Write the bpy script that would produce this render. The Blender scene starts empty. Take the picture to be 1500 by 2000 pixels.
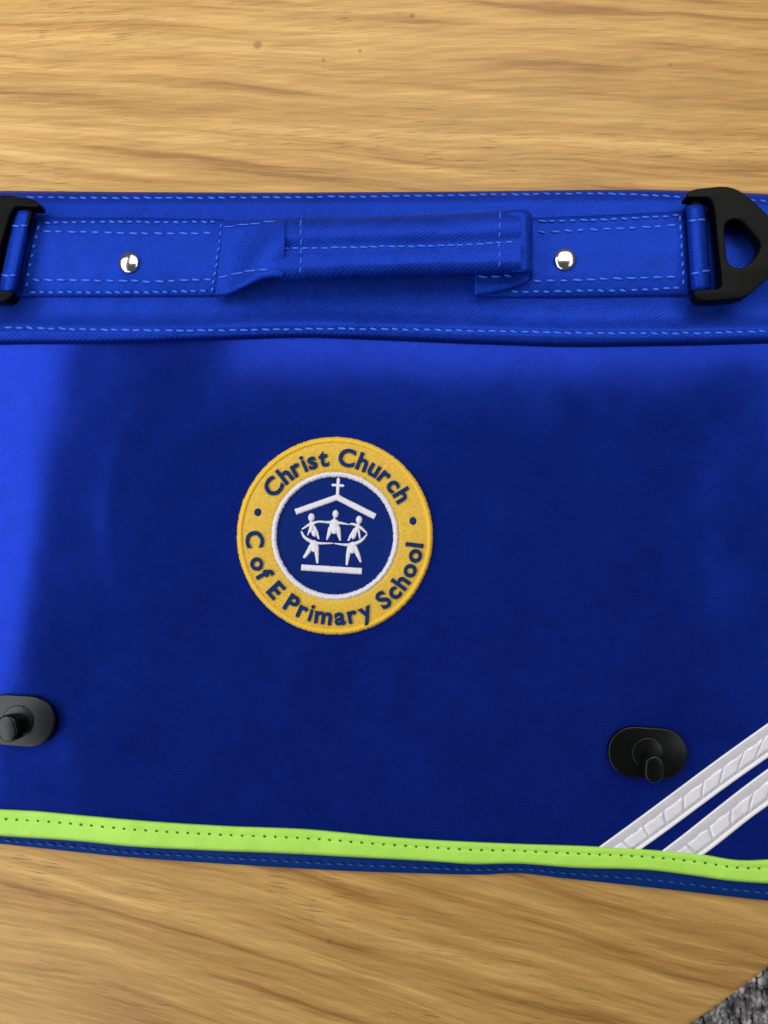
import bpy, bmesh, math, random
from mathutils import Vector, noise
random.seed(7)
noise.seed_set(3)
SC = bpy.context.scene
COL = SC.collection

# ------------------------------------------------------------------ camera
FPX = 1453.0                       # focal length in pixels of the 1500 px wide photograph
FWD = Vector((-0.075, 0.070, -1.0)).normalized()
RGT = FWD.cross(Vector((0, 1, 0))).normalized()
UPV = RGT.cross(FWD).normalized()
CAM = Vector((0, 0, 0.009)) - FWD * 0.325
cd = bpy.data.cameras.new('camera')
cd.sensor_fit = 'HORIZONTAL'; cd.sensor_width = 36.0; cd.lens = 36.0 * FPX / 1500.0
cd.clip_start = 0.01; cd.clip_end = 50.0
cam = bpy.data.objects.new('camera', cd); COL.objects.link(cam)
from mathutils import Matrix
cam.matrix_world = Matrix(((RGT.x, UPV.x, -FWD.x, CAM.x), (RGT.y, UPV.y, -FWD.y, CAM.y),
                           (RGT.z, UPV.z, -FWD.z, CAM.z), (0, 0, 0, 1)))
SC.camera = cam

# ------------------------------------------------------------------ room light
w = bpy.data.worlds.new('World'); SC.world = w; w.use_nodes = True
bg = w.node_tree.nodes['Background']
bg.inputs['Color'].default_value = (0.95, 0.96, 1.0, 1); bg.inputs['Strength'].default_value = 0.085

def area(name, loc, target, sx, sy, power, col, spin=0.0):
    l = bpy.data.lights.new(name, 'AREA'); l.shape = 'RECTANGLE'; l.size = sx; l.size_y = sy
    l.energy = power; l.color = col
    o = bpy.data.objects.new(name, l); COL.objects.link(o)
    o.location = loc
    d = (Vector(target) - Vector(loc)).normalized()
    q = d.to_track_quat('-Z', 'Y')
    o.rotation_mode = 'QUATERNION'
    from mathutils import Quaternion
    o.rotation_quaternion = q @ Quaternion((0, 0, 1), spin)
    return o
LH = 0.80
area('window_light_left', (-1.02, 0.06, LH), (-1.02, 0.06, 0), 0.82, 1.50, 16.0, (0.93, 0.96, 1.0), math.radians(-10.4))
area('window_light_back', (0.255, 0.745, LH), (0.255, 0.745, 0), 1.09, 0.96, 10.2, (1.0, 0.97, 0.92))
area('added_light_right', (0.72, -0.02, LH), (0.72, -0.02, 0), 0.42, 0.50, 1.5, (0.95, 0.97, 1.0))  # weak extra lamp, added to brighten the flap's right edge and tape
area('window_light_front', (-0.75, -0.92, 0.46), (-0.1, 0, 0.0), 1.0, 0.58, 4.4, (1.0, 0.98, 0.95))

SC.view_settings.view_transform = 'Standard'; SC.view_settings.look = 'None'
SC.view_settings.exposure = 0.2; SC.view_settings.gamma = 1.0

# ------------------------------------------------------------------ geometry helpers
def U(px, py, z):
    """point at height z seen at photograph pixel (px, py): used once, to read places off the photograph"""
    d = FWD * FPX + RGT * (px - 750.0) + UPV * (1000.0 - py)
    return CAM + d * ((z - CAM.z) / d.z)

def interp(pts):
    xs = [p[0] for p in pts]; ys = [p[1] for p in pts]; n = len(pts)
    ms = []
    for i in range(n):
        if i == 0: ms.append((ys[1] - ys[0]) / (xs[1] - xs[0]))
        elif i == n - 1: ms.append((ys[-1] - ys[-2]) / (xs[-1] - xs[-2]))
        else: ms.append(((ys[i] - ys[i-1]) / (xs[i] - xs[i-1]) + (ys[i+1] - ys[i]) / (xs[i+1] - xs[i])) / 2)
    def f(x):
        if x <= xs[0]: return ys[0] + ms[0] * (x - xs[0])
        if x >= xs[-1]: return ys[-1] + ms[-1] * (x - xs[-1])
        i = 0
        while x > xs[i + 1]: i += 1
        h = xs[i+1] - xs[i]; t = (x - xs[i]) / h
        return ((1 + 2*t) * (1-t)**2 * ys[i] + t * (1-t)**2 * h * ms[i] + t*t * (3 - 2*t) * ys[i+1] + t*t * (t-1) * h * ms[i+1])
    return f

def smooth(a, b, x):
    t = max(0.0, min(1.0, (x - a) / (b - a))); return t * t * (3 - 2 * t)

def link(name, me, mat=None, parent=None, sm=True, kind=None, label=None):
    if mat is not None:
        me.materials.clear(); me.materials.append(mat)
    if sm:
        for p in me.polygons: p.use_smooth = True
    o = bpy.data.objects.new(name, me); COL.objects.link(o)
    if parent is not None: o.parent = parent
    if kind: o['kind'] = kind
    if label: o['label'] = label
    return o

class MB:
    def __init__(s): s.v = []; s.f = []
    def add(s, vs, fs):
        o = len(s.v); s.v += [tuple(v) for v in vs]; s.f += [tuple(i + o for i in f) for f in fs]
    def grid(s, rows):
        n = len(rows); m = len(rows[0]); o = len(s.v)
        for r in rows: s.v += [tuple(p) for p in r]
        for i in range(n - 1):
            for j in range(m - 1):
                s.f.append((o + i*m + j, o + (i+1)*m + j, o + (i+1)*m + j + 1, o + i*m + j + 1))
    def loops(s, rings, cap=True):
        n = len(rings); m = len(rings[0]); o = len(s.v)
        for r in rings: s.v += [tuple(p) for p in r]
        for i in range(n - 1):
            for j in range(m):
                k = (j + 1) % m
                s.f.append((o + i*m + j, o + i*m + k, o + (i+1)*m + k, o + (i+1)*m + j))
        if cap:
            s.f.append(tuple(o + j for j in range(m))[::-1]); s.f.append(tuple(o + (n-1)*m + j for j in range(m)))
    def tube(s, pts, rad, n=6, flat=1.0):
        rings = []
        for i, p in enumerate(pts):
            a = pts[max(0, i-1)]; b = pts[min(len(pts)-1, i+1)]
            t = (b - a).normalized()
            sd = t.cross(Vector((0, 0, 1))).normalized(); up = sd.cross(t)
            r = rad[i]
            rings.append([p + sd * (r * math.cos(2*math.pi*k/n)) + up * (r * flat * math.sin(2*math.pi*k/n)) for k in range(n)])
        s.loops(rings)
    def mesh(s, name):
        me = bpy.data.meshes.new(name); me.from_pydata(s.v, [], s.f); me.update()
        bm = bmesh.new(); bm.from_mesh(me); bmesh.ops.recalc_face_normals(bm, faces=bm.faces); bm.to_mesh(me); bm.free()
        return me

def solid(o, th, off=-1):
    m = o.modifiers.new('thickness', 'SOLIDIFY'); m.thickness = th; m.offset = off
    return o

def up_normals(me):
    """open sheets: make normals point up"""
    me.update()
    s = sum(p.normal.z * p.area for p in me.polygons)
    if s < 0: me.flip_normals()
    return me

def catmull(pts, n=5, closed=True):
    out = []; N = len(pts)
    for i in range(N if closed else N - 1):
        g = lambda k: Vector(pts[k % N]) if closed else Vector(pts[max(0, min(N-1, k))])
        p0, p1, p2, p3 = g(i-1), g(i), g(i+1), g(i+2)
        for k in range(n):
            t = k / n
            out.append(0.5 * ((2*p1) + (p2-p0)*t + (2*p0-5*p1+4*p2-p3)*t*t + (3*p1-p0-3*p2+p3)*t**3))
    if not closed: out.append(Vector(pts[-1]))
    return out

def fill2d(outlines, thick, bevel, res=2):
    """closed outlines in pixel units (y down) -> mesh of a plate with rounded edges, z from -thick to 0 (pixels)"""
    cu = bpy.data.curves.new('tmp', 'CURVE'); cu.dimensions = '2D'; cu.fill_mode = 'BOTH'
    cu.extrude = max(0.0, thick / 2 - bevel); cu.bevel_depth = bevel; cu.bevel_resolution = res; cu.offset = -bevel
    for pts in outlines:
        sp = cu.splines.new('POLY'); sp.points.add(len(pts) - 1); sp.use_cyclic_u = True
        for q, p in zip(sp.points, pts): q.co = (p[0], -p[1], 0, 1)
    ob = bpy.data.objects.new('tmp', cu)
    me = bpy.data.meshes.new_from_object(ob)
    bpy.data.objects.remove(ob); bpy.data.curves.remove(cu)
    for v in me.vertices: v.co.z -= thick / 2
    bm = bmesh.new(); bm.from_mesh(me)
    bmesh.ops.remove_doubles(bm, verts=bm.verts, dist=0.001)
    bm.to_mesh(me); bm.free()
    return me

PXM = 4500.0                                # pixels per metre, for thicknesses
def drape(me, zref):
    """pixel-space mesh -> world: place read at the top face's height, thickness straight down"""
    for v in me.vertices:
        px, py, h = v.co.x, -v.co.y, v.co.z / PXM
        p = U(px, py, zref(px, py)); p.z += h
        v.co = p
    me.update(); return me

def sharp_smooth(o, ang=35):
    me = o.data
    bm = bmesh.new(); bm.from_mesh(me)
    for e in bm.edges:
        if len(e.link_faces) == 2 and e.calc_face_angle(0) > math.radians(ang): e.smooth = False
    bm.to_mesh(me); bm.free()

# ------------------------------------------------------------------ material helpers
class NT:
    def __init__(s, name):
        s.m = bpy.data.materials.new(name); s.m.use_nodes = True
        s.t = s.m.node_tree; s.b = s.t.nodes['Principled BSDF']
        tc = s.t.nodes.new('ShaderNodeTexCoord'); s.co = tc.outputs['Object']
    def n(s, typ, **kw):
        nd = s.t.nodes.new(typ)
        for k, v in kw.items(): setattr(nd, k, v)
        return nd
    def l(s, a, b): s.t.links.new(a, b)
    def math(s, op, a, b=None, c=None):
        nd = s.n('ShaderNodeMath', operation=op)
        for i, x in enumerate((a, b, c)):
            if x is None: continue
            if isinstance(x, (int, float)): nd.inputs[i].default_value = x
            else: s.l(x, nd.inputs[i])
        return nd.outputs[0]
    def noise(s, vec, scale, detail=3, rough=0.55, dist=0.0):
        nd = s.n('ShaderNodeTexNoise'); nd.inputs['Scale'].default_value = scale
        nd.inputs['Detail'].default_value = detail; nd.inputs['Roughness'].default_value = rough
        nd.inputs['Distortion'].default_value = dist
        if vec is not None: s.l(vec, nd.inputs['Vector'])
        return nd.outputs['Fac']
    def ramp(s, fac, stops):
        nd = s.n('ShaderNodeValToRGB'); r = nd.color_ramp
        while len(r.elements) < len(stops): r.elements.new(0.5)
        for e, (p, c) in zip(r.elements, stops):
            e.position = p; e.color = (*c, 1) if len(c) == 3 else c
        s.l(fac, nd.inputs['Fac']); return nd.outputs['Color']
    def mix(s, fac, a, b, blend='MIX'):
        nd = s.n('ShaderNodeMix', data_type='RGBA', blend_type=blend)
        for i, x in ((0, fac), (6, a), (7, b)):
            if isinstance(x, (int, float)): nd.inputs[i].default_value = x
            elif isinstance(x, tuple): nd.inputs[i].default_value = (*x, 1)
            else: s.l(x, nd.inputs[i])
        return nd.outputs[2]
    def comb(s, x, y, z=0.0):
        nd = s.n('ShaderNodeCombineXYZ')
        for i, v in enumerate((x, y, z)):
            if isinstance(v, (int, float)): nd.inputs[i].default_value = v
            else: s.l(v, nd.inputs[i])
        return nd.outputs[0]
    def sep(s, v):
        nd = s.n('ShaderNodeSeparateXYZ'); s.l(v, nd.inputs[0]); return nd.outputs
    def bump(s, h, dist, strength=1.0, prev=None):
        nd = s.n('ShaderNodeBump'); nd.inputs['Distance'].default_value = dist; nd.inputs['Strength'].default_value = strength
        s.l(h, nd.inputs['Height'])
        if prev is not None: s.l(prev, nd.inputs['Normal'])
        return nd.outputs['Normal']
    def set(s, **kw):
        for k, v in kw.items():
            i = s.b.inputs[k.replace('_', ' ')]
            if isinstance(v, (int, float)): i.default_value = v
            elif isinstance(v, tuple): i.default_value = (*v, 1) if len(v) == 3 else v
            else: s.l(v, i)
        return s

def mat_fabric(name, base, metal, rough, period, ang, amp=0.00006, spec=0.08, var=0.22, lumps=0.0, glint=0.35):
    t = NT(name)
    x, y, z = t.sep(t.co)
    c, sn = math.cos(ang), math.sin(ang)
    u = t.math('ADD', t.math('MULTIPLY', x, c), t.math('MULTIPLY', y, sn))
    wob = t.noise(t.co, 700, 2)
    ph = t.math('ADD', t.math('MULTIPLY', u, 2 * math.pi / period), t.math('MULTIPLY', wob, 4.5))
    tw = t.math('ADD', t.math('MULTIPLY', t.math('SINE', ph), 0.5), 0.5)
    u2 = t.math('ADD', t.math('MULTIPLY', x, -sn), t.math('MULTIPLY', y, c))
    cross = t.math('SINE', t.math('MULTIPLY', u2, 2 * math.pi / (period * 0.8)))
    h = t.math('ADD', tw, t.math('MULTIPLY', cross, 0.18))
    fine = t.noise(t.co, 2600, 2)
    h = t.math('ADD', h, t.math('MULTIPLY', fine, 0.7))
    k = t.math('ADD', t.math('MULTIPLY', t.math('ADD', tw, fine), var), 1.0 - var)
    big = t.noise(t.co, 34, 3)
    mid = t.noise(t.co, 170, 4, 0.6)
    k = t.math('MULTIPLY', k, t.math('ADD', t.math('MULTIPLY', big, 0.40), 0.80))
    k = t.math('MULTIPLY', k, t.math('ADD', t.math('MULTIPLY', mid, 0.40), 0.80))
    gr = t.n('ShaderNodeMapRange'); gr.inputs['From Min'].default_value = 0.68; gr.inputs['From Max'].default_value = 0.80
    t.l(t.noise(t.co, 1500, 1), gr.inputs['Value'])          # sparkle of stray nylon filaments, painted in as brighter colour
    k = t.math('ADD', k, t.math('MULTIPLY', gr.outputs[0], glint))
    colr = t.mix(1.0, base, t.comb(k, k, k), 'MULTIPLY')
    nrm = t.bump(h, amp)
    if lumps: nrm = t.bump(t.noise(t.co, 110, 4, 0.6), lumps, 1.0, nrm)
    rg = t.math('ADD', t.math('MULTIPLY', big, 0.12), rough - 0.06)
    t.set(Base_Color=colr, Metallic=metal, Roughness=rg, Normal=nrm)
    t.b.inputs['Specular IOR Level'].default_value = spec
    t.b.inputs['Specular Tint'].default_value = (0.25, 0.4, 1.0, 1)
    return t.m

M = {}
BLUE = (0.0062, 0.0212, 0.240)
M['flap'] = mat_fabric('flap_fabric', BLUE, 0.52, 0.15, 0.00105, math.radians(118), 0.0000025, spec=0.08, var=0.52, lumps=0.0, glint=0.8)
M['band'] = mat_fabric('band_fabric', (0.008, 0.034, 0.33), 0.42, 0.46, 0.00125, math.radians(118), 0.00006, var=0.42, lumps=0.0007)
M['strap'] = mat_fabric('strap_fabric', (0.008, 0.037, 0.35), 0.38, 0.48, 0.00115, math.radians(55), 0.00005, var=0.42, lumps=0.0007)
M['back'] = mat_fabric('back_fabric', (0.006, 0.035, 0.20), 0.15, 0.55, 0.0009, math.radians(60), 0.00005)

def mat_thread(name, c, rough=0.5, scale=3000, metal=0.0, amp=0.00005, var=0.35, spec=0.3):
    t = NT(name)
    f = t.noise(t.co, scale, 2)
    k = t.math('ADD', t.math('MULTIPLY', f, var * 2), 1.0 - var)
    t.set(Base_Color=t.mix(1.0, c, t.comb(k, k, k), 'MULTIPLY'), Roughness=rough, Metallic=metal, Normal=t.bump(f, amp))
    t.b.inputs['Specular IOR Level'].default_value = spec
    return t.m
M['stitch'] = mat_thread('blue_thread', (0.03, 0.14, 0.74), 0.45, 5000, 0.0, 0.00004, 0.2)
M['navy_stitch'] = mat_thread('navy_thread', (0.015, 0.06, 0.28), 0.5, 5000)
M['lime_stitch'] = mat_thread('dark_lime_thread', (0.05, 0.14, 0.02), 0.7, 5000)
M['yellow'] = mat_thread('yellow_embroidery', (0.62, 0.385, 0.04), 0.5, 1200, 0.0, 0.00014, 0.40)
M['yellow_edge'] = mat_thread('yellow_satin_thread', (0.74, 0.45, 0.03), 0.45, 2500, 0.0, 0.00008, 0.2)
M['white'] = mat_thread('white_embroidery', (0.66, 0.64, 0.70), 0.5, 2500, 0.0, 0.00010, 0.2)
M['navy'] = mat_thread('navy_embroidery', (0.003, 0.022, 0.105), 0.65, 2200, 0.0, 0.00010, 0.3, 0.1)
M['badge_ground'] = mat_fabric('badge_ground', (0.005, 0.018, 0.14), 0.15, 0.6, 0.0007, math.radians(90), 0.00005)

def mat_plastic(name, rough, spec):
    t = NT(name)
    f = t.noise(t.co, 900, 3)
    t.set(Base_Color=(0.0016, 0.0018, 0.0018), Roughness=t.math('ADD', t.math('MULTIPLY', f, 0.12), rough - 0.06), Normal=t.bump(t.noise(t.co, 2500, 2), 0.00002))
    t.b.inputs['Specular IOR Level'].default_value = spec
    return t.m
M['plastic'] = mat_plastic('black_lock_plastic', 0.26, 0.30)
M['ring_plastic'] = mat_plastic('black_ring_plastic', 0.38, 0.07)
def mat_chrome():
    t = NT('polished_metal')
    f = t.noise(t.co, 400, 3)
    t.set(Base_Color=(0.62, 0.61, 0.58), Metallic=1.0, Roughness=t.math('ADD', t.math('MULTIPLY', f, 0.12), 0.12))
    return t.m
M['chrome'] = mat_chrome()
def mat_lime():
    t = NT('fluorescent_lime_tape')
    f = t.noise(t.co, 60, 4); g = t.noise(t.co, 3000, 2)
    c = t.mix(f, (0.33, 0.62, 0.07), (0.45, 0.80, 0.115))
    t.set(Base_Color=c, Roughness=0.5, Normal=t.bump(t.math('ADD', t.math('MULTIPLY', f, 6.0), t.math('MULTIPLY', g, 0.25)), 0.00018))
    t.b.inputs['Specular IOR Level'].default_value = 0.3
    return t.m
M['lime'] = mat_lime()
def mat_tape(name, c1, c2, rough, spec, lattice):
    t = NT(name)
    f = t.noise(t.co, 180, 4); g = t.noise(t.co, 1100, 3)
    c = t.mix(f, c1, c2)
    v = t.n('ShaderNodeTexVoronoi'); v.inputs['Scale'].default_value = lattice; t.l(t.co, v.inputs['Vector'])
    h = t.math('ADD', t.math('MULTIPLY', v.outputs['Distance'], 1.0), t.math('MULTIPLY', g, 0.6))
    t.set(Base_Color=c, Roughness=rough, Normal=t.bump(h, 0.00009))
    t.b.inputs['Specular IOR Level'].default_value = spec
    t.b.inputs['Coat Weight'].default_value = 0.6; t.b.inputs['Coat Roughness'].default_value = 0.16
    return t.m
M['tape_base'] = mat_tape('pearl_grey_reflective_tape', (0.47, 0.46, 0.49), (0.58, 0.56, 0.60), 0.35, 0.5, 900)
M['tape_edge'] = mat_tape('white_tape_edge', (0.80, 0.78, 0.80), (0.86, 0.84, 0.86), 0.4, 0.5, 300)
M['tape_cell'] = mat_tape('bright_reflective_cell', (0.56, 0.55, 0.59), (0.82, 0.81, 0.85), 0.22, 0.7, 1100)

SPECKS = [U(503, 88, 0), U(805, 31, 0), U(703, 99, 0), U(643, 1838, 0), U(1310, 126, 0), U(632, 118, 0)]
def mat_oak():
    t = NT('oak')
    x, y, z = t.sep(t.co)
    s = t.math('SUBTRACT', 0.175, t.math('MULTIPLY', y, 0.36))
    v0 = t.math('ADD', y, t.math('MULTIPLY', s, x))
    wv = t.noise(t.comb(t.math('MULTIPLY', x, 5.0), t.math('MULTIPLY', v0, 9.0)), 1.0, 2)
    wv2 = t.noise(t.comb(t.math('MULTIPLY', x, 30.0), t.math('MULTIPLY', v0, 45.0), 3.0), 1.0, 2)
    v = t.math('ADD', v0, t.math('ADD', t.math('MULTIPLY', wv, 0.020), t.math('MULTIPLY', wv2, 0.0022)))
    bands = t.noise(t.comb(t.math('MULTIPLY', x, 7.0), t.math('MULTIPLY', v, 150.0), 1.3), 1.0, 5, 0.62)
    rings = t.noise(t.comb(t.math('MULTIPLY', x, 3.5), t.math('MULTIPLY', v, 46.0), 7.3), 1.0, 2, 0.5)
    fib = t.noise(t.comb(t.math('MULTIPLY', x, 22.0), t.math('MULTIPLY', v, 950.0), 2.0), 1.0, 4, 0.65)
    vp = t.math('ADD', v0, t.math('MULTIPLY', x, -0.12))
    por = t.noise(t.comb(t.math('MULTIPLY', x, 75.0), t.math('MULTIPLY', vp, 1150.0), 5.0), 1.0, 2, 0.5)
    flk = t.noise(t.comb(t.math('MULTIPLY', x, 30.0), t.math('MULTIPLY', vp, 420.0), 9.0), 1.0, 4, 0.65)
    c = t.ramp(bands, [(0.32, (0.285, 0.135, 0.035)), (0.43, (0.43, 0.233, 0.067)), (0.53, (0.49, 0.282, 0.085)), (0.70, (0.60, 0.368, 0.122))])
    kr = t.math('ADD', t.math('MULTIPLY', rings, 0.54), 0.72)
    c = t.mix(0.8, c, t.comb(kr, t.math('POWER', kr, 1.12), t.math('POWER', kr, 1.25)), 'MULTIPLY')
    kf = t.math('ADD', t.math('MULTIPLY', fib, 0.74), 0.63)
    c = t.mix(1.0, c, t.comb(kf, kf, kf), 'MULTIPLY')
    kk = t.math('ADD', t.math('MULTIPLY', flk, 0.95), 0.53)
    c = t.mix(0.85, c, t.comb(kk, kk, kk), 'MULTIPLY')
    pm = t.n('ShaderNodeMapRange'); pm.inputs['From Min'].default_value = 0.58; pm.inputs['From Max'].default_value = 0.70; t.l(por, pm.inputs['Value'])
    patch = t.n('ShaderNodeMapRange'); patch.inputs['From Min'].default_value = 0.45; patch.inputs['From Max'].default_value = 0.62
    t.l(t.noise(t.comb(t.math('MULTIPLY', x, 9.0), t.math('MULTIPLY', v, 40.0), 11.0), 1.0, 2), patch.inputs['Value'])
    pf = t.math('MULTIPLY', t.math('MULTIPLY', pm.outputs[0], patch.outputs[0]), 0.70)
    c = t.mix(pf, c, (0.20, 0.085, 0.025))
    for i, p in enumerate(SPECKS):
        d = t.n('ShaderNodeVectorMath', operation='DISTANCE'); t.l(t.co, d.inputs[0]); d.inputs[1].default_value = (p.x, p.y, 0.0)
        mr = t.n('ShaderNodeMapRange'); r = (0.0022, 0.0014, 0.0010, 0.0012, 0.0008, 0.0009)[i]
        mr.inputs['From Min'].default_value = r * 1.25; mr.inputs['From Max'].default_value = r * 0.5
        t.l(d.outputs['Value'], mr.inputs['Value'])
        c = t.mix(t.math('MULTIPLY', mr.outputs[0], 0.62), c, (0.17, 0.085, 0.05))
    h = t.math('SUBTRACT', t.math('MULTIPLY', fib, 0.5), t.math('MULTIPLY', pf, 0.8))
    t.set(Base_Color=c, Roughness=t.math('ADD', t.math('MULTIPLY', bands, 0.15), 0.40), Normal=t.bump(h, 0.00006))
    t.b.inputs['Specular IOR Level'].default_value = 0.3
    return t.m
M['oak'] = mat_oak()
def mat_carpet():
    t = NT('speckled_carpet')
    a = t.noise(t.co, 62, 3, 0.6); b = t.noise(t.co, 260, 2)
    c = t.ramp(a, [(0.34, (0.035, 0.035, 0.065)), (0.45, (0.17, 0.165, 0.17)), (0.55, (0.36, 0.34, 0.34)), (0.66, (0.85, 0.78, 0.76))])
    k = t.math('ADD', t.math('MULTIPLY', b, 0.8), 0.6)
    t.set(Base_Color=t.mix(1.0, c, t.comb(k, k, k), 'MULTIPLY'), Roughness=0.95, Normal=t.bump(b, 0.002))
    return t.m
M['carpet'] = mat_carpet()

# ------------------------------------------------------------------ floor and table
FLOOR = -0.62
mb = MB(); mb.grid([[(-3 + 6*i/30, -3 + 6*j/30, FLOOR) for i in range(31)] for j in range(31)])
link('carpet', up_normals(mb.mesh('carpet')), M['carpet'], kind='structure')
pc = U(1470, 1990, FLOOR)
mb = MB(); rr = random.Random(5)
for i in range(64):
    for j in range(64):
        cx = pc.x + (i - 32) * 0.0068 + rr.uniform(-.002, .002); cy = pc.y + (j - 32) * 0.0068 + rr.uniform(-.002, .002)
        r = rr.uniform(0.0036, 0.0052); hh = rr.uniform(0.006, 0.010); a0 = rr.uniform(0, 6.28)
        vs = []
        for (f, zz) in ((0.9, 0.0), (1.0, 0.5), (0.62, 0.9)):
            vs += [(cx + r*f*math.cos(a0 + k*math.pi/3), cy + r*f*math.sin(a0 + k*math.pi/3)*1.25, FLOOR + 0.001 + hh*zz) for k in range(6)]
        vs.append((cx, cy, FLOOR + 0.001 + hh))
        fs = [(l*6 + k, l*6 + (k+1) % 6, l*6 + 6 + (k+1) % 6, l*6 + 6 + k) for l in range(2) for k in range(6)]
        fs += [(12 + k, 12 + (k+1) % 6, 18) for k in range(6)]
        mb.add(vs, fs)
link('carpet_pile', mb.mesh('carpet_pile'), M['carpet'], kind='stuff')

e1 = U(1362, 1992, 0); e2 = U(1500, 1891, 0)
em = (e1 + e2) / 2; dr = (e2 - e1).normalized(); nrm = Vector((-dr.y, dr.x, 0))
R = 0.66; TC = em + nrm * (R - 0.0022)
table = bpy.data.objects.new('table', None); COL.objects.link(table)
table['label'] = 'round light oak table with the blue book bag lying on it'; table['category'] = 'table'
table.location = (TC.x, TC.y, FLOOR)
def lathe(prof, n, c):
    mb = MB()
    rings = [[(c[0] + r*math.cos(2*math.pi*k/n), c[1] + r*math.sin(2*math.pi*k/n), z) for k in range(n)] for r, z in prof]
    mb.loops(rings); return mb.mesh('lathe')
def table_part(name, prof, n):
    me = lathe(prof, n, (TC.x, TC.y)); o = link(name, me, M['oak'], None)
    o.parent = table; o.matrix_parent_inverse = Matrix.Translation(-table.location); sharp_smooth(o); return o
table_part('table_top', [(R-0.006, -0.028), (R-0.001, -0.025), (R, -0.021), (R, -0.005), (R-0.0012, -0.0018), (R-0.004, 0.0)], 240)
table_part('pedestal', [(0.07, FLOOR+0.05), (0.055, FLOOR+0.12), (0.05, -0.3), (0.065, -0.08), (0.12, -0.0285)], 40)
table_part('pedestal_base', [(0.30, FLOOR), (0.30, FLOOR+0.02), (0.26, FLOOR+0.04), (0.08, FLOOR+0.05)], 60)

# ------------------------------------------------------------------ book bag
bag = bpy.data.objects.new('book_bag', None); COL.objects.link(bag)
bag['label'] = 'royal blue school book bag with lime trim and yellow round badge'; bag['category'] = 'bag'
XL, XR = -170, 1592
bandT = interp([(-170, 374), (0, 373), (250, 375), (500, 376), (750, 375), (1000, 373), (1150, 371), (1330, 372), (1500, 379), (1592, 386)])
bandB = interp([(-170, 676), (0, 671), (200, 670), (400, 663), (600, 657), (750, 662), (950, 670), (1100, 675), (1300, 673), (1500, 668), (1592, 666)])
limeT = interp([(-170, 1572), (0, 1580), (75, 1584), (150, 1591), (300, 1604), (450, 1613), (600, 1619), (750, 1633), (870, 1641), (1000, 1647), (1150, 1652), (1270, 1659), (1370, 1668), (1440, 1679), (1500, 1678), (1592, 1672)])
limeB = interp([(-170, 1620), (0, 1633), (150, 1643), (250, 1653), (400, 1661), (550, 1667), (700, 1675), (850, 1683), (920, 1688), (1010, 1687), (1120, 1695), (1270, 1700), (1350, 1710), (1430, 1721), (1500, 1726), (1592, 1730)])
backB = interp([(-170, 1634), (0, 1648), (150, 1664), (250, 1674), (500, 1691), (700, 1702), (800, 1705), (950, 1708), (1005, 1705), (1100, 1715), (1250, 1731), (1400, 1748), (1500, 1759), (1592, 1768)])

def n2(x, y, s, seed=0.0): return noise.noise(Vector((x / s, y / s, seed)))
def flap_z(px, py):
    t = bandB(px); b = limeB(px)
    v = (py - t) / (b - t)
    z = 0.0064 + 0.0026 * (1 - smooth(0.62, 1.02, v))
    fl = 1 - 0.85 * math.exp(-((px - 654)**2 + (py - 1046)**2) / (2 * 170**2))      # the badge stiffens the cloth
    fl *= 0.35 + 0.65 * smooth(720, 1000, py)
    z += fl * 0.0010 * n2(px, py, 330, 1.7) + fl * 0.0006 * n2(px, py * 0.6, 150, 4.1)
    # soft creases below the badge and a curved one on the right
    for (cx, wd, am) in ((585, 26, 0.0011), (690, 38, -0.0011), (780, 30, 0.0012)):
        lean = (py - 1240) * 0.10
        z += am * math.exp(-((px - cx + lean) / wd)**2) * smooth(1235, 1280, py) * (1 - smooth(1330, 1470, py))
    rr_ = math.hypot(px - 660, (py - 1020))
    z += 0.00010 * math.exp(-((rr_ - 448) / 22)**2) * smooth(740, 860, py) * (1 - 0.5 * smooth(1250, 1400, py))
    return z
STITCH_T = interp([(-170, 388), (80, 386), (250, 387), (500, 386), (750, 384), (1000, 380), (1200, 379), (1310, 384), (1480, 392), (1592, 400)])
STITCH_B = interp([(-170, 640), (10, 640), (250, 645), (400, 646), (600, 643), (750, 643), (900, 646), (1000, 648), (1150, 651), (1350, 651), (1500, 647), (1592, 645)])
def band_z(px, py):
    t = bandT(px); b = bandB(px); v = (py - t) / (b - t)
    v = max(0.0, min(1.0, v))
    z = 0.0025 + 0.0085 * math.sqrt(max(0.0, 1 - (1 - min(1, v / 0.09))**2))
    z += 0.0022 * smooth(0.06, 0.40, v) - 0.0025 * smooth(0.52, 0.80, v)
    z += 0.0036 * math.exp(-((v - 0.925) / 0.075)**2) - 0.0030 * smooth(0.972, 1.0, v)**2
    z += 0.0006 * n2(px, py, 260, 8.0) * smooth(0.05, 0.2, v)
    z -= 0.00050 * math.exp(-((py - STITCH_T(px)) / 4.5)**2) + 0.00055 * math.exp(-((py - STITCH_B(px)) / 4.5)**2)
    return z

def sheet(name, mat, fT, fB, zf, nx, ny, x0=XL, x1=XR, th=0.0012, parent=bag, vs=None):
    rows = []
    for j in range(ny + 1):
        v = j / ny if vs is None else vs(j / ny)
        row = []
        for i in range(nx + 1):
            px = x0 + (x1 - x0) * i / nx
            py = fT(px) + (fB(px) - fT(px)) * v
            row.append(U(px, py, zf(px, py)))
        rows.append(row)
    mb = MB(); mb.grid(rows)
    o = link(name, up_normals(mb.mesh(name)), mat, parent)
    return solid(o, th)

# back panel, lies on the table and shows below the lime edge
sheet('back_panel', M['back'], lambda x: bandT(x) + 14, backB, lambda x, y: 0.0016 + 0.0003 * n2(x, y, 90, 2.0) + 0.0003, 150, 40, th=0.0013)
flapT = lambda x: bandB(x) - 32
flap = sheet('front_flap', M['flap'], flapT, lambda x: limeB(x) - 6, flap_z, 300, 170, x1=XR - 4, th=0.0012)
band = sheet('spine_band', M['band'], bandT, bandB, band_z, 300, 90, th=0.0011, vs=lambda v: v)

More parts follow.
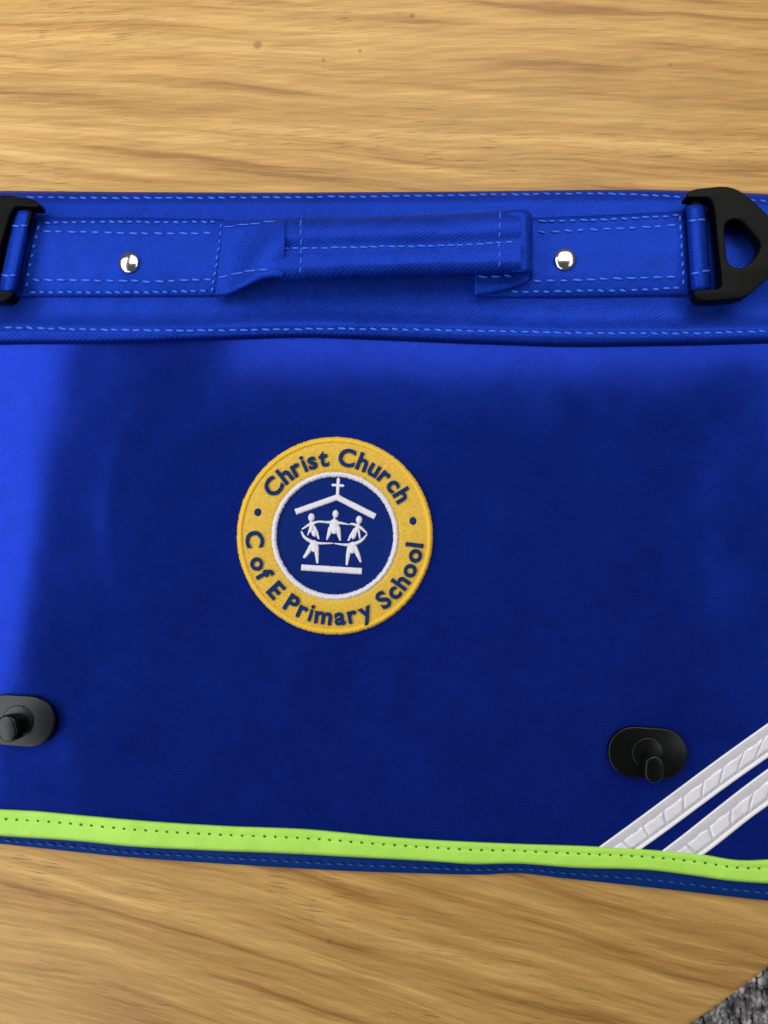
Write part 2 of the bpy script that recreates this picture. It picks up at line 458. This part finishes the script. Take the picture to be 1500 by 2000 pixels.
# lime piping folded over the flap's lower edge
def lime_z(px, py):
    t = limeT(px); b = limeB(px); v = (py - t) / (b - t)
    z = flap_z(px, py) + 0.0012 * math.sqrt(max(0.0, 1 - abs(2*max(0, min(1, v)) - 1)**6)) + 0.0004
    z -= 0.0005 * math.exp(-((v - 0.36) / 0.06)**2)
    z += 0.00025 * n2(px, py, 40, 6.0)
    z -= 0.0022 * smooth(0.90, 1.0, v)**2
    return z
trim = sheet('lime_trim', M['lime'], limeT, limeB, lime_z, 300, 16, x1=XR, th=0.0014)

# stitches ------------------------------------------------------------
def stitch_run(mb, path, zf, pitch=20.5, length=14.0, rad=0.00052, lift=0.0002, jit=1.0, x0=None, seed=1):
    """path: list of pixel points; a dash every pitch pixels, each a tapered thread lying on the cloth"""
    rnd = random.Random(seed)
    pts = [Vector(p) for p in path]
    seg = [0.0]
    for a, b in zip(pts, pts[1:]): seg.append(seg[-1] + (b - a).length)
    def at(s):
        s = max(0.0, min(seg[-1], s)); i = 0
        while i < len(seg) - 2 and s > seg[i+1]: i += 1
        t = (s - seg[i]) / max(1e-6, seg[i+1] - seg[i]); return pts[i].lerp(pts[i+1], t)
    s = rnd.uniform(0, 4)
    while s + length * 0.6 < seg[-1]:
        L = length * rnd.uniform(0.82, 1.12); a = at(s); b = at(min(seg[-1], s + L))
        dx = (b - a); nn = Vector((-dx.y, dx.x)).normalized()
        a = a + nn * rnd.uniform(-jit, jit) - nn * 0.9; b = b + nn * rnd.uniform(-jit, jit) + nn * 0.9
        wp = []; rad_ = []
        for k in range(5):
            q = a.lerp(b, k / 4); e = math.sin(math.pi * (0.12 + 0.76 * k / 4))
            wp.append(U(q.x, q.y, zf(q.x, q.y) + lift + 0.00022 * (e - 0.55))); rad_.append(rad * (0.45 + 0.6 * e) * rnd.uniform(.9, 1.1))
        mb.tube(wp, rad_, 6)
        s += pitch * rnd.uniform(0.96, 1.04)
def line(f, x0, x1, n=60): return [(x0 + (x1-x0)*i/n, f(x0 + (x1-x0)*i/n)) for i in range(n+1)]
mb = MB(); stitch_run(mb, line(STITCH_T, -160, 1585, 160), band_z, 21, 14, seed=2)
link('stitching', mb.mesh('stitching'), M['stitch'], bag, kind='stuff')
mb = MB(); stitch_run(mb, line(STITCH_B, -160, 1585, 160), band_z, 21, 15, seed=3)
link('stitching', mb.mesh('stitching'), M['stitch'], bag, kind='stuff')
limeS = lambda x: limeT(x) + (limeB(x) - limeT(x)) * 0.36
mb = MB(); stitch_run(mb, line(limeS, -160, 1585, 160), lime_z, 21, 4.5, 0.00050, 0.0, 0.3, seed=4)
link('stitching', mb.mesh('stitching'), M['lime_stitch'], bag, kind='stuff')
backS = lambda x: (limeB(x) * 0.45 + backB(x) * 0.55)
mb = MB(); stitch_run(mb, line(backS, -160, 1585, 160), lambda x, y: 0.0020, 21, 12, 0.0004, 0.0, 0.5, seed=5)
link('stitching', mb.mesh('stitching'), M['navy_stitch'], bag, kind='stuff')

# strap tabs ----------------------------------------------------------
def strap_z(px, py):
    z = band_z(px, py) + 0.0017
    return z + 0.0002 * n2(px, py, 50, 12.0)
def quad_sheet(name, mat, x0, x1, fT, fB, zf, nx, ny, th=0.0014, shear=None, parent=bag):
    rows = []
    for j in range(ny + 1):
        v = j / ny; row = []
        for i in range(nx + 1):
            px = x0 + (x1 - x0) * i / nx
            py = fT(px) + (fB(px) - fT(px)) * v
            if shear: px += shear(v, i / nx)
            z = zf(px, py) - 0.0012 * (abs(2*v - 1)**14)
            row.append(U(px, py, z))
        rows.append(row)
    mb = MB(); mb.grid(rows)
    return solid(link(name, up_normals(mb.mesh(name)), mat, parent), th)
tabT = interp([(20, 424), (80, 425), (250, 425), (432, 428)])
tabB = interp([(20, 580), (220, 580), (430, 579)])
quad_sheet('strap_tab', M['strap'], 62, 433, tabT, tabB, strap_z, 60, 24, shear=lambda v, u: (1-u) * (10 - 34 * v) + u * (4 - 12 * v))
tab2T = interp([(925, 431), (1050, 425), (1200, 419), (1340, 412)])
tab2B = interp([(925, 581), (1050, 582), (1200, 580), (1350, 578)])
quad_sheet('strap_tab', M['strap'], 928, 1338, tab2T, tab2B, strap_z, 60, 24, shear=lambda v, u: u * (-2 + 12 * v))
rows_l = [([(84, 435), (200, 434), (330, 434), (432, 434)], 18, 10), ([(84, 452), (160, 453), (250, 456), (330, 456), (428, 455)], 24, 16),
          ([(60, 547), (200, 548), (300, 550), (418, 546)], 24, 16), ([(55, 571), (150, 571), (300, 571), (412, 568)], 18.5, 11),
          ([(434, 432), (430, 470), (424, 510), (418, 545), (414, 570)], 16, 9), ([(76, 440), (66, 480), (57, 525), (50, 570)], 19, 8)]
mb = MB()
for i, (p, pt, ln) in enumerate(rows_l): stitch_run(mb, p, strap_z, pt, ln, seed=20 + i)
link('stitching', mb.mesh('stitching'), M['stitch'], bag, kind='stuff')
rows_r = [([(1050, 433), (1150, 430), (1250, 426), (1326, 421)], 20, 14), ([(1050, 454), (1150, 449), (1250, 445), (1324, 440)], 25, 16),
          ([(1040, 550), (1150, 546), (1250, 543), (1330, 540)], 26, 18), ([(1000, 570), (1100, 569), (1250, 567), (1336, 562)], 21, 13),
          ([(1328, 420), (1330, 460), (1333, 500), (1336, 564)], 18, 10)]
mb = MB()
for i, (p, pt, ln) in enumerate(rows_r): stitch_run(mb, p, strap_z, pt, ln, seed=40 + i)
link('stitching', mb.mesh('stitching'), M['stitch'], bag, kind='stuff')

# loops of strap that hold the rings
def loop_strip(xa, xb, ya, yb, lean, hgt):
    rows = []; n = 14; m = 16
    for j in range(m + 1):
        v = j / m; row = []
        for i in range(n + 1):
            u = i / n; px = xa + (xb - xa) * u + lean * v; py = ya + (yb - ya) * v
            zz = band_z(px, min(py, 600)) + 0.0012 + hgt * math.sqrt(max(0.0, 1 - abs(2*u - 1)**2.6))
            row.append(U(px, py, zz))
        rows.append(row)
    mb = MB(); mb.grid(rows)
    return solid(link('strap_loop', up_normals(mb.mesh('strap_loop')), M['strap'], bag), 0.0010)
LOOPH = 0.0078
def loop_top(xa, xb, ya, yb, lean):
    def f(px, py):
        v = (py - ya) / (yb - ya); u = (px - xa - lean * v) / (xb - xa); u = max(0, min(1, u))
        return band_z(px, min(py, 600)) + 0.0012 + LOOPH * math.sqrt(max(0.0, 1 - abs(2*u - 1)**2.6))
    return f
loop_strip(1338, 1378, 400, 566, 10, LOOPH)
loop_strip(26, 66, 411, 572, -32, LOOPH)
mb = MB()
f = loop_top(1338, 1378, 400, 566, 10)
stitch_run(mb, [(1344, 432), (1379, 428)], f, 18, 16, seed=61); stitch_run(mb, [(1347, 535), (1388, 529)], f, 22, 18, seed=62)
link('stitching', mb.mesh('stitching'), M['stitch'], bag, kind='stuff')
mb = MB(); f = loop_top(26, 66, 411, 572, -32)
stitch_run(mb, [(22, 441), (54, 441)], f, 17, 15, seed=63); stitch_run(mb, [(2, 538), (31, 538)], f, 17, 15, seed=64)
link('stitching', mb.mesh('stitching'), M['stitch'], bag, kind='stuff')

# black rings
def zpt(s): return [(1300 + x / 6.667, 340 + y / 6.667) for x, y in s]
outer = [(272, 300), (276, 262), (298, 226), (350, 204), (430, 184), (560, 172), (700, 157), (830, 165), (940, 200), (1030, 260), (1150, 350), (1333, 530), (1480, 690), (1590, 810), (1635, 900), (1635, 1000), (1590, 1100), (1480, 1220), (1333, 1350), (1180, 1490), (1080, 1570), (980, 1612), (850, 1630), (680, 1645), (500, 1652), (430, 1632), (378, 1580), (372, 1530), (420, 1502), (560, 1498), (690, 1486), (733, 1400), (703, 1100), (668, 750), (640, 450), (590, 330), (520, 303), (400, 306)]
tri = [(772, 700), (800, 630), (880, 590), (990, 610), (1100, 715), (1210, 850), (1238, 930), (1205, 1030), (1130, 1120), (1040, 1200), (950, 1218), (860, 1190), (805, 1110), (782, 930)]
bar = [(330, 250), (450, 250), (530, 1580), (420, 1580)]
def ring_z(px, py): return band_z(min(max(px, XL), XR), 500) + 0.0018 + 0.0070
def bar_z(px, py): return band_z(min(max(px, XL), XR), 500) + 0.0064
def ring(xf):
    outs = [[xf(p) for p in catmull(zpt(q), 4)] for q in (outer, tri)]
    me = drape(fill2d(outs, 30, 2.8, 3), ring_z); o = link('strap_ring', me, M['ring_plastic'], bag); sharp_smooth(o, 50)
    me = drape(fill2d([[xf(p) for p in zpt(bar)]], 15, 3, 2), bar_z); sharp_smooth(link('ring_bar', me, M['ring_plastic'], o), 50)
    return o
ring(lambda p: (p[0], p[1]))
ca, sa = math.cos(math.radians(12)), math.sin(math.radians(12))
def mirror(p):
    x = (1358 - p[0]) * 0.95; y = (p[1] - 482) * 0.94
    return (39 + x * ca - y * sa, 492 + x * sa * 0.25 + y * ca)
ring(mirror)

# handle --------------------------------------------------------------
rampT = interp([(428, 428), (445, 432), (500, 429), (552, 427)])
rampB = interp([(424, 580), (455, 575), (487, 561), (516, 547), (552, 542)])
slT = interp([(546, 429), (593, 425), (700, 424), (900, 417), (1017, 410)])
slB = interp([(546, 548), (620, 545), (700, 540), (900, 535), (1017, 533)])
HB = lambda px: 0.0032 + 0.0105 * smooth(425, 560, px)
def ramp_z(px, py):
    v = (py - rampT(px)) / (rampB(px) - rampT(px))
    return band_z(px, 500) + HB(px) + 0.0018 * math.sin(math.pi * max(0, min(1, v))) * smooth(440, 520, px) + 0.0016 * math.exp(-((v - 0.92) / 0.10)**2) * smooth(425, 460, px) + 0.0009 * math.sin(6 * v + px / 30)* smooth(440, 500, px)
handle = quad_sheet('handle', M['strap'], 430, 556, rampT, rampB, ramp_z, 36, 28, 0.0020, shear=lambda v, u: (1-u) * (4 - 14 * v))
def sleeve_top(px, v):
    zb = band_z(px, 500) + 0.0135
    prof = (max(0.0, 1 - abs(2*v - 1)**3.2))**0.5
    z = zb - 0.0045 + 0.0062 * prof - 0.0016 * math.exp(-((v - 0.50) / 0.14)**2) + 0.0007 * math.exp(-((v - 0.84) / 0.09)**2)
    return z + 0.0003 * n2(px, v * 120, 60, 15.0)
def sleeve_z(px, py): return sleeve_top(px, (py - slT(px)) / (slB(px) - slT(px)))
rings = []; nx = 90; ny = 30
for i in range(nx + 1):
    px = 546 + (1017 - 546) * i / nx; t, b = slT(px), slB(px); r = []
    for j in range(ny + 1):
        v = j / ny; r.append(U(px, t + (b - t) * v, sleeve_top(px, v)))
    zb = band_z(px, 500) + 0.0135 - 0.0060
    for j in range(1, 12):
        v = 1 - j / 12; q = U(px, t + (b - t) * v, sleeve_top(px, v)); q.z = zb - 0.0008 * math.sin(math.pi * v); r.append(q)
    rings.append(r)
mb = MB(); mb.loops(rings)
slv = link('grip_sleeve', mb.mesh('grip_sleeve'), M['band'], handle); sharp_smooth(slv, 70)
mb = MB()
seam = [(548, 486), (590, 485), (700, 483), (900, 479), (1014, 471)]
stitch_run(mb, seam, sleeve_z, 19, 15, 0.0004, seed=70)
stitch_run(mb, [(587, 428), (588, 486), (586, 546)], sleeve_z, 19, 13, 0.00028, 0.0, 0.4, seed=71)
stitch_run(mb, [(977, 414), (975, 470), (976, 531)], sleeve_z, 19, 12, 0.00028, 0.0, 0.4, seed=72)
stitch_run(mb, [(436, 444), (460, 441), (500, 436), (548, 431)], ramp_z, 26, 22, 0.0003, seed=73)
stitch_run(mb, [(424, 545), (455, 536), (487, 529), (536, 524)], ramp_z, 26, 20, 0.0004, seed=74)
link('stitching', mb.mesh('stitching'), M['stitch'], handle, kind='stuff')
# right end: the strap leaves the sleeve, bends down and doubles back under it
b0 = band_z(1000, 500)
path = [(985, .0110, 414, 530), (1012, .0122, 412, 531), (1024, .0122, 413, 531), (1032, .0108, 417, 533), (1036, .0084, 424, 538), (1034, .0060, 432, 545), (1022, .0044, 440, 553), (1000, .0036, 444, 562), (965, .0033, 446, 571), (927, .0032, 448, 577)]
pp = catmull([(p[0], p[1] * 1e4, p[2]) for p in path], 5, False); pq = catmull([(p[0], p[1] * 1e4, p[3]) for p in path], 5, False)
rows = []
for a, b in zip(pp, pq):
    row = []
    for j in range(17):
        v = j / 16; px = a.x + (b.x - a.x) * v; py = a.z + (b.z - a.z) * v
        row.append(U(px, py, b0 + a.y / 1e4 + 0.0008 * math.sin(v * 5)))
    rows.append(row)
mb = MB(); mb.grid(rows)
fold = solid(link('strap_fold', mb.mesh('strap_fold'), M['strap'], handle), 0.0018, 0)
mb = MB(); stitch_run(mb, [(933, 541), (1000, 538)], lambda x, y: b0 + 0.0042, 25, 19, seed=75); link('stitching', mb.mesh('stitching'), M['stitch'], handle, kind='stuff')

# rivets --------------------------------------------------------------
def rivet(px, py, r=0.0048):
    z0 = strap_z(px, py); c = U(px, py + 3, z0)
    prof = [(r * 0.90, z0 - 0.0012), (r, z0 - 0.0004), (r * 1.0, z0 + 0.0005)]
    for k in range(1, 20):
        a = k / 19.6 * math.pi / 2
        prof.append((r * math.cos(a), z0 + 0.0005 + 0.0019 * math.sin(a)))
    o = link('rivet', lathe(prof, 40, (c.x, c.y)), M['chrome'], bag)
    return o
rivet(253, 511); rivet(1103, 505)

# turn locks ----------------------------------------------------------
def stadium(cx, cy, hw, hh, ang, n=14):
    pts = []; r = hh
    for s in (1, -1):
        for k in range(n + 1):
            a = (-math.pi/2 + math.pi * k / n) if s == 1 else (math.pi/2 + math.pi * k / n)
            pts.append(((hw - r) * s + r * math.cos(a), r * math.sin(a)))
    c, s_ = math.cos(ang), math.sin(ang)
    return [(cx + x*c - y*s_, cy + x*s_ + y*c) for x, y in pts]
def turn_lock(cx, cy, hw, hh, ang, kx, ky, kang, tilt=0.0):
    z0 = flap_z(cx, cy)
    top = lambda x, y: z0 + 0.0034 + tilt * (x - cx) / PXM
    me = drape(fill2d([stadium(cx, cy, hw, hh, ang)], 19, 3.2, 3), top)
    plate = link('turn_lock', me, M['plastic'], bag); sharp_smooth(plate, 50)
    me = drape(fill2d([stadium(cx, cy, hh * 0.62, hh * 0.60, 0)], 10, 2.0, 2), lambda x, y: top(x, y) + 0.0005)
    sharp_smooth(link('collar', me, M['plastic'], plate), 50)
    me = drape(fill2d([stadium(kx, ky, 27, 19, kang)], 30, 5.0, 3), lambda x, y: top(x, y) + 0.0062)
    sharp_smooth(link('knob', me, M['plastic'], plate), 50)
turn_lock(1266, 1471, 78, 50, math.radians(4), 1279, 1503, math.radians(92))
turn_lock(34, 1408, 73, 50, math.radians(4), 13, 1424, math.radians(80), 0.06)

# reflective strips ---------------------------------------------------
def tape(e1a, e1b, e2a, e2b, divs, shear):
    """two edges (upper: e1a->e1b, lower: e2a->e2b) running up to the right"""
    def pt(s, w_): 
        a = Vector(e1a).lerp(Vector(e1b), s); b = Vector(e2a).lerp(Vector(e2b), s); return a.lerp(b, w_)
    def tz(px, py): return flap_z(px, py) + 0.0006
    def strip(w0, w1, h, name, mat, parent, s0=-0.025, s1=1.5, n=70, m=5, th=0.0005):
        rows = []
        for j in range(m + 1):
            v = j / m; row = []
            for i in range(n + 1):
                s = s0 + (s1 - s0) * i / n; q = pt(s, w0 + (w1 - w0) * v)
                bow = 1.4 * math.sin(s * 5.0 + 1)
                row.append(U(q.x, q.y + bow, tz(q.x, q.y) + h * (1 - abs(2*v - 1)**4) + (0.0001 if h < 0.0001 else 0)))
            rows.append(row)
        mb = MB(); mb.grid(rows)
        return solid(link(name, up_normals(mb.mesh(name)), mat, parent), th)
    base = strip(0.0, 1.0, 0.00002, 'reflective_strip', M['tape_base'], bag)
    strip(-0.01, 0.11, 0.0004, 'tape_edge', M['tape_edge'], base)
    strip(0.84, 1.01, 0.0005, 'tape_edge', M['tape_edge'], base)
    rnd = random.Random(int(e1a[0]))
    for s0, s1 in zip(divs, divs[1:]):
        gap = (s1 - s0) * 0.035; mb = MB(); rows = []
        ph = rnd.uniform(0, 6)
        for j in range(5):
            row = []
            for i in range(9):
                u = i / 8; s = s0 + gap + (s1 - s0 - 2*gap) * u
                w0 = 0.34 + 0.02 * math.sin(ph + u * 9) + 0.012 * rnd.uniform(-1, 1) if j == 0 else 0.34
                ww = w0 + (0.80 - 0.34) * j / 4; s -= shear * (ww - 0.5); q = pt(s, ww)
                bow = 1.4 * math.sin(s * 5.0 + 1)
                edge = 1.0 if 0 < i < 8 and 0 < j < 4 else 0.3
                row.append(U(q.x, q.y + bow, tz(q.x, q.y) + 0.00012 + 0.00008 * edge + 0.00004 * rnd.uniform(-1, 1) * edge))
            rows.append(row)
        mb.grid(rows)
        solid(link('reflective_cell', up_normals(mb.mesh('reflective_cell')), M['tape_cell'], base), 0.0004)
# shared s: fraction along from the lime trim to the photograph's right edge
d1 = [i * 0.1315 + 0.03 for i in range(-1, 12)]
tape((1171, 1652), (1500, 1413), (1256, 1655), (1500, 1480), d1, 0.165)
d2 = [i * 0.245 + 0.07 for i in range(-1, 7)]
tape((1295, 1659), (1500, 1502), (1376, 1667), (1500, 1574), d2, 0.23)

# badge ---------------------------------------------------------------
BX, BY = 654.0, 1046.5
def bz(px, py): return flap_z(px, py)
def annulus(name, mat, r0, r1, prof, nseg, parent, jag=0.0, satin=0.0, cx=BX, cy=BY, seed=1):
    """prof: list of (t, height m) across from r0 to r1; jag: px jitter of the rims; satin: height step from thread to thread"""
    rnd = random.Random(seed); rows = []
    for k in range(nseg):
        a = 2 * math.pi * k / nseg; dj0 = rnd.uniform(-jag, jag); dj1 = rnd.uniform(-jag, jag); hs = satin * ((k % 2) + rnd.uniform(-.4, .4))
        row = []
        for i, (t, h) in enumerate(prof):
            ra = r0 + dj0 if r0 > 0 else 0.0
            r = ra + (r1 + dj1 - ra) * t
            px = cx + r * math.sin(a); py = cy - r * math.cos(a) * 1.008
            row.append(U(px, py, bz(px, py) + h + (hs if 0 < i < len(prof) - 1 else 0)))
        rows.append(row)
    rows.append(rows[0])
    mb = MB(); mb.grid(rows)
    return link(name, up_normals(mb.mesh(name)), mat, parent)
badge = solid(annulus('school_badge', M['badge_ground'], 0.0, 186, [(0, .0007), (.3, .0007), (.6, .0007), (.95, .0007), (1, .0003)], 120, bag), 0.0006)
annulus('yellow_ring', M['yellow'], 119, 183, [(0, .0006), (.03, .0014), (.2, .0015), (.4, .00145), (.6, .0015), (.8, .00145), (1, .0012)], 300, badge, 0.3, 0.00006, seed=2)
annulus('yellow_border', M['yellow_edge'], 179.5, 191.5, [(0, .0010), (.18, .0016), (.45, .0020), (.75, .0017), (.93, .0008), (1, .0001)], 620, badge, 0.7, 0.00012, seed=3)
annulus('white_ring', M['white'], 113.5, 125, [(0, .0004), (.12, .0015), (.45, .0023), (.8, .0019), (1, .0009)], 380, badge, 0.9, 0.00022, seed=4)

def char_mesh(ch, size, bold):
    cu = bpy.data.curves.new('t', 'FONT'); cu.body = ch; cu.size = size; cu.offset = bold; cu.extrude = 1.4; cu.bevel_depth = 1.1; cu.bevel_resolution = 1
    cu.resolution_u = 6
    ob = bpy.data.objects.new('t', cu); me = bpy.data.meshes.new_from_object(ob)
    bpy.data.objects.remove(ob); bpy.data.curves.remove(cu); return me
CAPM = char_mesh('E', 100, 0); caph = max(v.co.y for v in CAPM.vertices) - min(v.co.y for v in CAPM.vertices); bpy.data.meshes.remove(CAPM)
SIZE = 100 * 32.5 / (caph - 2.2)
cache = {}
def letters(text, a_first, a_last, rbase, inward, cap_extra=1.0):
    rmid = rbase + (14 if not inward else -14)
    items = []; x = 0.0
    for ch in text:
        if ch == ' ': items.append((None, x)); x += 14; continue
        if ch not in cache:
            me = char_mesh(ch, SIZE, 0.1 if ch == 'i' else 0.5); xs = [v.co.x for v in me.vertices]; cache[ch] = (me, min(xs), max(xs))
        me, x0, x1 = cache[ch]
        wd = x1 - x0; items.append((ch, x + wd / 2)); x += wd + 3.0
    xa = items[0][1]; xb = items[-1][1]
    for ch, xc in items:
        if ch is None: continue
        me, x0, x1 = cache[ch]; me = me.copy()
        t = (xc - xa) / (xb - xa); ang = math.radians(a_first + (a_last - a_first) * t)
        if inward: nx_, ny_, tx_, ty_ = -math.sin(ang), math.cos(ang), -math.cos(ang), -math.sin(ang)
        else: nx_, ny_, tx_, ty_ = math.sin(ang), -math.cos(ang), math.cos(ang), math.sin(ang)
        ox = BX + rbase * math.sin(ang); oy = BY - rbase * math.cos(ang)
        mid = (x0 + x1) / 2
        for v in me.vertices:
            u = (v.co.x - mid) * 1.02; h = v.co.y; zz = v.co.z
            px = ox + tx_ * u + nx_ * h; py = oy + ty_ * u + ny_ * h
            px += 0.55 * n2(px, py, 3.0, 21.0); py += 0.55 * n2(px, py, 3.0, 25.0)
            p = U(px, py, bz(px, py) + 0.0017 + zz / PXM); v.co = p
        me.update()
        o = link('letter', me, M['navy'], badge, sm=False)
letters('Christ Church', -51.5, 59.0, 138.0, False)
letters('C of E Primary School', -92.5 + 360, 96.5, 173.0, True)
def dome(px, py, r, h, ry=None, rot=0.0, n=16, z0=0.0006):
    """rounded pad of stitching, pixel radii"""
    ry = ry or r; rows = []
    for i in range(5):
        a = i / 4 * math.pi / 2; row = []
        for k in range(n + 1):
            b = 2 * math.pi * k / n; x = r * math.cos(a) * math.cos(b); y = ry * math.cos(a) * math.sin(b)
            qx = px + x * math.cos(rot) - y * math.sin(rot); qy = py + x * math.sin(rot) + y * math.cos(rot)
            row.append(U(qx, qy, bz(qx, qy) + z0 + h * math.sin(a)))
        rows.append(row)
    return rows
for (dx, dy) in ((503.5, 1000.5), (806.5, 1017.5)):
    mb = MB(); mb.grid(dome(dx, dy, 7.5, 0.0008, 8.5, 0, 14, 0.0013)); link('embroidered_dot', up_normals(mb.mesh('dot')), M['navy'], badge)

# emblem in white satin stitch; strokes traced in units of a 7.5x enlargement
def E(p): return (560 + p[0] / 7.5, 920 + p[1] / 7.5)
def stroke(mb, pts, rad, h=0.0009, z0=0.0007, flat=False, n=6):
    P = catmull([(*E(p), r / 7.5) for p, r in zip(pts, rad)], 5 if len(pts) > 2 else 8, False)
    if not flat:                                     # rounded ends
        a, b = P[0], P[1]; d0 = (a.xy - b.xy).normalized(); c, d = P[-1], P[-2]; d1 = (c.xy - d.xy).normalized()
        P = [Vector((*(a.xy + d0 * a.z * f), a.z * g)) for f, g in ((0.98, .12), (.8, .6), (.45, .9))] + P + [Vector((*(c.xy + d1 * c.z * f), c.z * g)) for f, g in ((.45, .9), (.8, .6), (.98, .12))]
    rows = []; rnd = random.Random(int(pts[0][0]))
    if flat:                                         # resample: thread ridges across the bar
        a, b = P[0], P[-1]; L = (b.xy - a.xy).length; k = int(L / 1.6)
        P = [a.lerp(b, i / k) for i in range(k + 1)]
    for i, p in enumerate(P):
        a = P[max(0, i-1)]; b = P[min(len(P)-1, i+1)]; d = (b.xy - a.xy).normalized(); nn = Vector((-d.y, d.x))
        j = rnd.uniform(-.35, .35) if flat else rnd.uniform(-.12, .12); hs = (0.00016 * (i % 2)) if flat else 0.00003 * rnd.uniform(-1, 1)
        row = []
        for q in range(n + 1):
            v = -1 + 2 * q / n; qx, qy = p.xy + nn * ((p.z + j) * v)
            prof = math.sqrt(max(0.0, 1 - v * v))
            if flat: prof = (1 - v**6) * (0.75 if i in (0, len(P) - 1) else 1)
            row.append(U(qx, qy, bz(qx, qy) + z0 - 0.0003 + (h + hs) * prof * (1.0 if flat else min(1.0, 0.45 + p.z / 9))))
        rows.append(row)
    mb.grid(rows)
def emblem(name, fn):
    mb = MB(); fn(mb); return link(name, up_normals(mb.mesh(name)), M['white'], badge)
def f_cross(m): stroke(m, [(757, 125), (745, 345)], [29, 29]); stroke(m, [(680, 205), (822, 216)], [24, 24], 0.0010)
emblem('cross', f_cross)
def f_roof(m):
    stroke(m, [(745, 383), (128, 600)], [47, 48], 0.0010, flat=True); stroke(m, [(725, 378), (1296, 668)], [47, 50], 0.0011, flat=True)
emblem('roof_outline', f_roof)
emblem('ground_line', lambda m: stroke(m, [(212, 1412), (1102, 1468)], [50, 52], 0.0010, flat=True))
def f_c1(m):
    m.grid(dome(*E((362, 680)), 6.6, 0.0012, 8.3, 0.1)); stroke(m, [(352, 735), (365, 800)], [20, 40])
    stroke(m, [(318, 795), (390, 762), (480, 742), (600, 752)], [22, 24, 19, 19], 0.0013); stroke(m, [(330, 785), (232, 848)], [24, 15], 0.0013)
    stroke(m, [(375, 790), (352, 868)], [44, 34], 0.0011); stroke(m, [(340, 860), (310, 932)], [22, 13], 0.0010); stroke(m, [(405, 835), (440, 900), (466, 985)], [30, 26, 17], 0.0010)
def f_c2(m):
    m.grid(dome(*E((715, 630)), 6.1, 0.0012, 8.2, 0.0)); stroke(m, [(697, 690), (697, 740)], [17, 30])
    stroke(m, [(590, 750), (695, 755), (800, 764), (905, 783)], [22, 27, 22, 11], 0.0013); stroke(m, [(698, 780), (697, 850)], [80, 76], 0.0012)
    stroke(m, [(645, 850), (592, 995)], [46, 18], 0.0011); stroke(m, [(750, 850), (782, 1005)], [46, 19], 0.0011)
def f_c3(m):
    m.grid(dome(*E((1060, 716)), 6.4, 0.0012, 8.2, 0.0)); stroke(m, [(1050, 770), (1040, 830)], [22, 42])
    stroke(m, [(930, 775), (1000, 785), (1090, 835), (1168, 905)], [15, 23, 24, 15], 0.0013); stroke(m, [(1042, 830), (1015, 885)], [42, 34], 0.0011)
    stroke(m, [(1000, 860), (945, 940), (908, 1010)], [32, 26, 19], 0.0010); stroke(m, [(1055, 875), (1073, 985)], [22, 14], 0.0010)
def f_c4(m):
    m.grid(dome(*E((402, 912)), 5.2, 0.0011, 7.4, -0.35)); stroke(m, [(218, 890), (258, 965), (345, 1025), (460, 1058), (675, 1058)], [15, 24, 29, 24, 12], 0.0014)
    stroke(m, [(398, 1075), (402, 1125)], [66, 66], 0.0012); stroke(m, [(360, 1110), (305, 1200), (262, 1256)], [45, 36, 26], 0.0011); stroke(m, [(432, 1110), (440, 1200), (450, 1338)], [44, 36, 20], 0.0011)
def f_c5(m):
    m.grid(dome(*E((985, 950)), 4.6, 0.0011, 7.2, 0.4)); stroke(m, [(1172, 935), (1105, 1010), (1010, 1062), (880, 1082), (705, 1062)], [15, 24, 29, 24, 12], 0.0014)
    stroke(m, [(968, 1100), (960, 1145)], [66, 66], 0.0012); stroke(m, [(920, 1130), (900, 1230), (882, 1362)], [42, 36, 22], 0.0011); stroke(m, [(1000, 1130), (1045, 1230), (1080, 1322)], [44, 34, 20], 0.0011)
for fn in (f_c1, f_c2, f_c3, f_c4, f_c5): emblem('figure', fn)
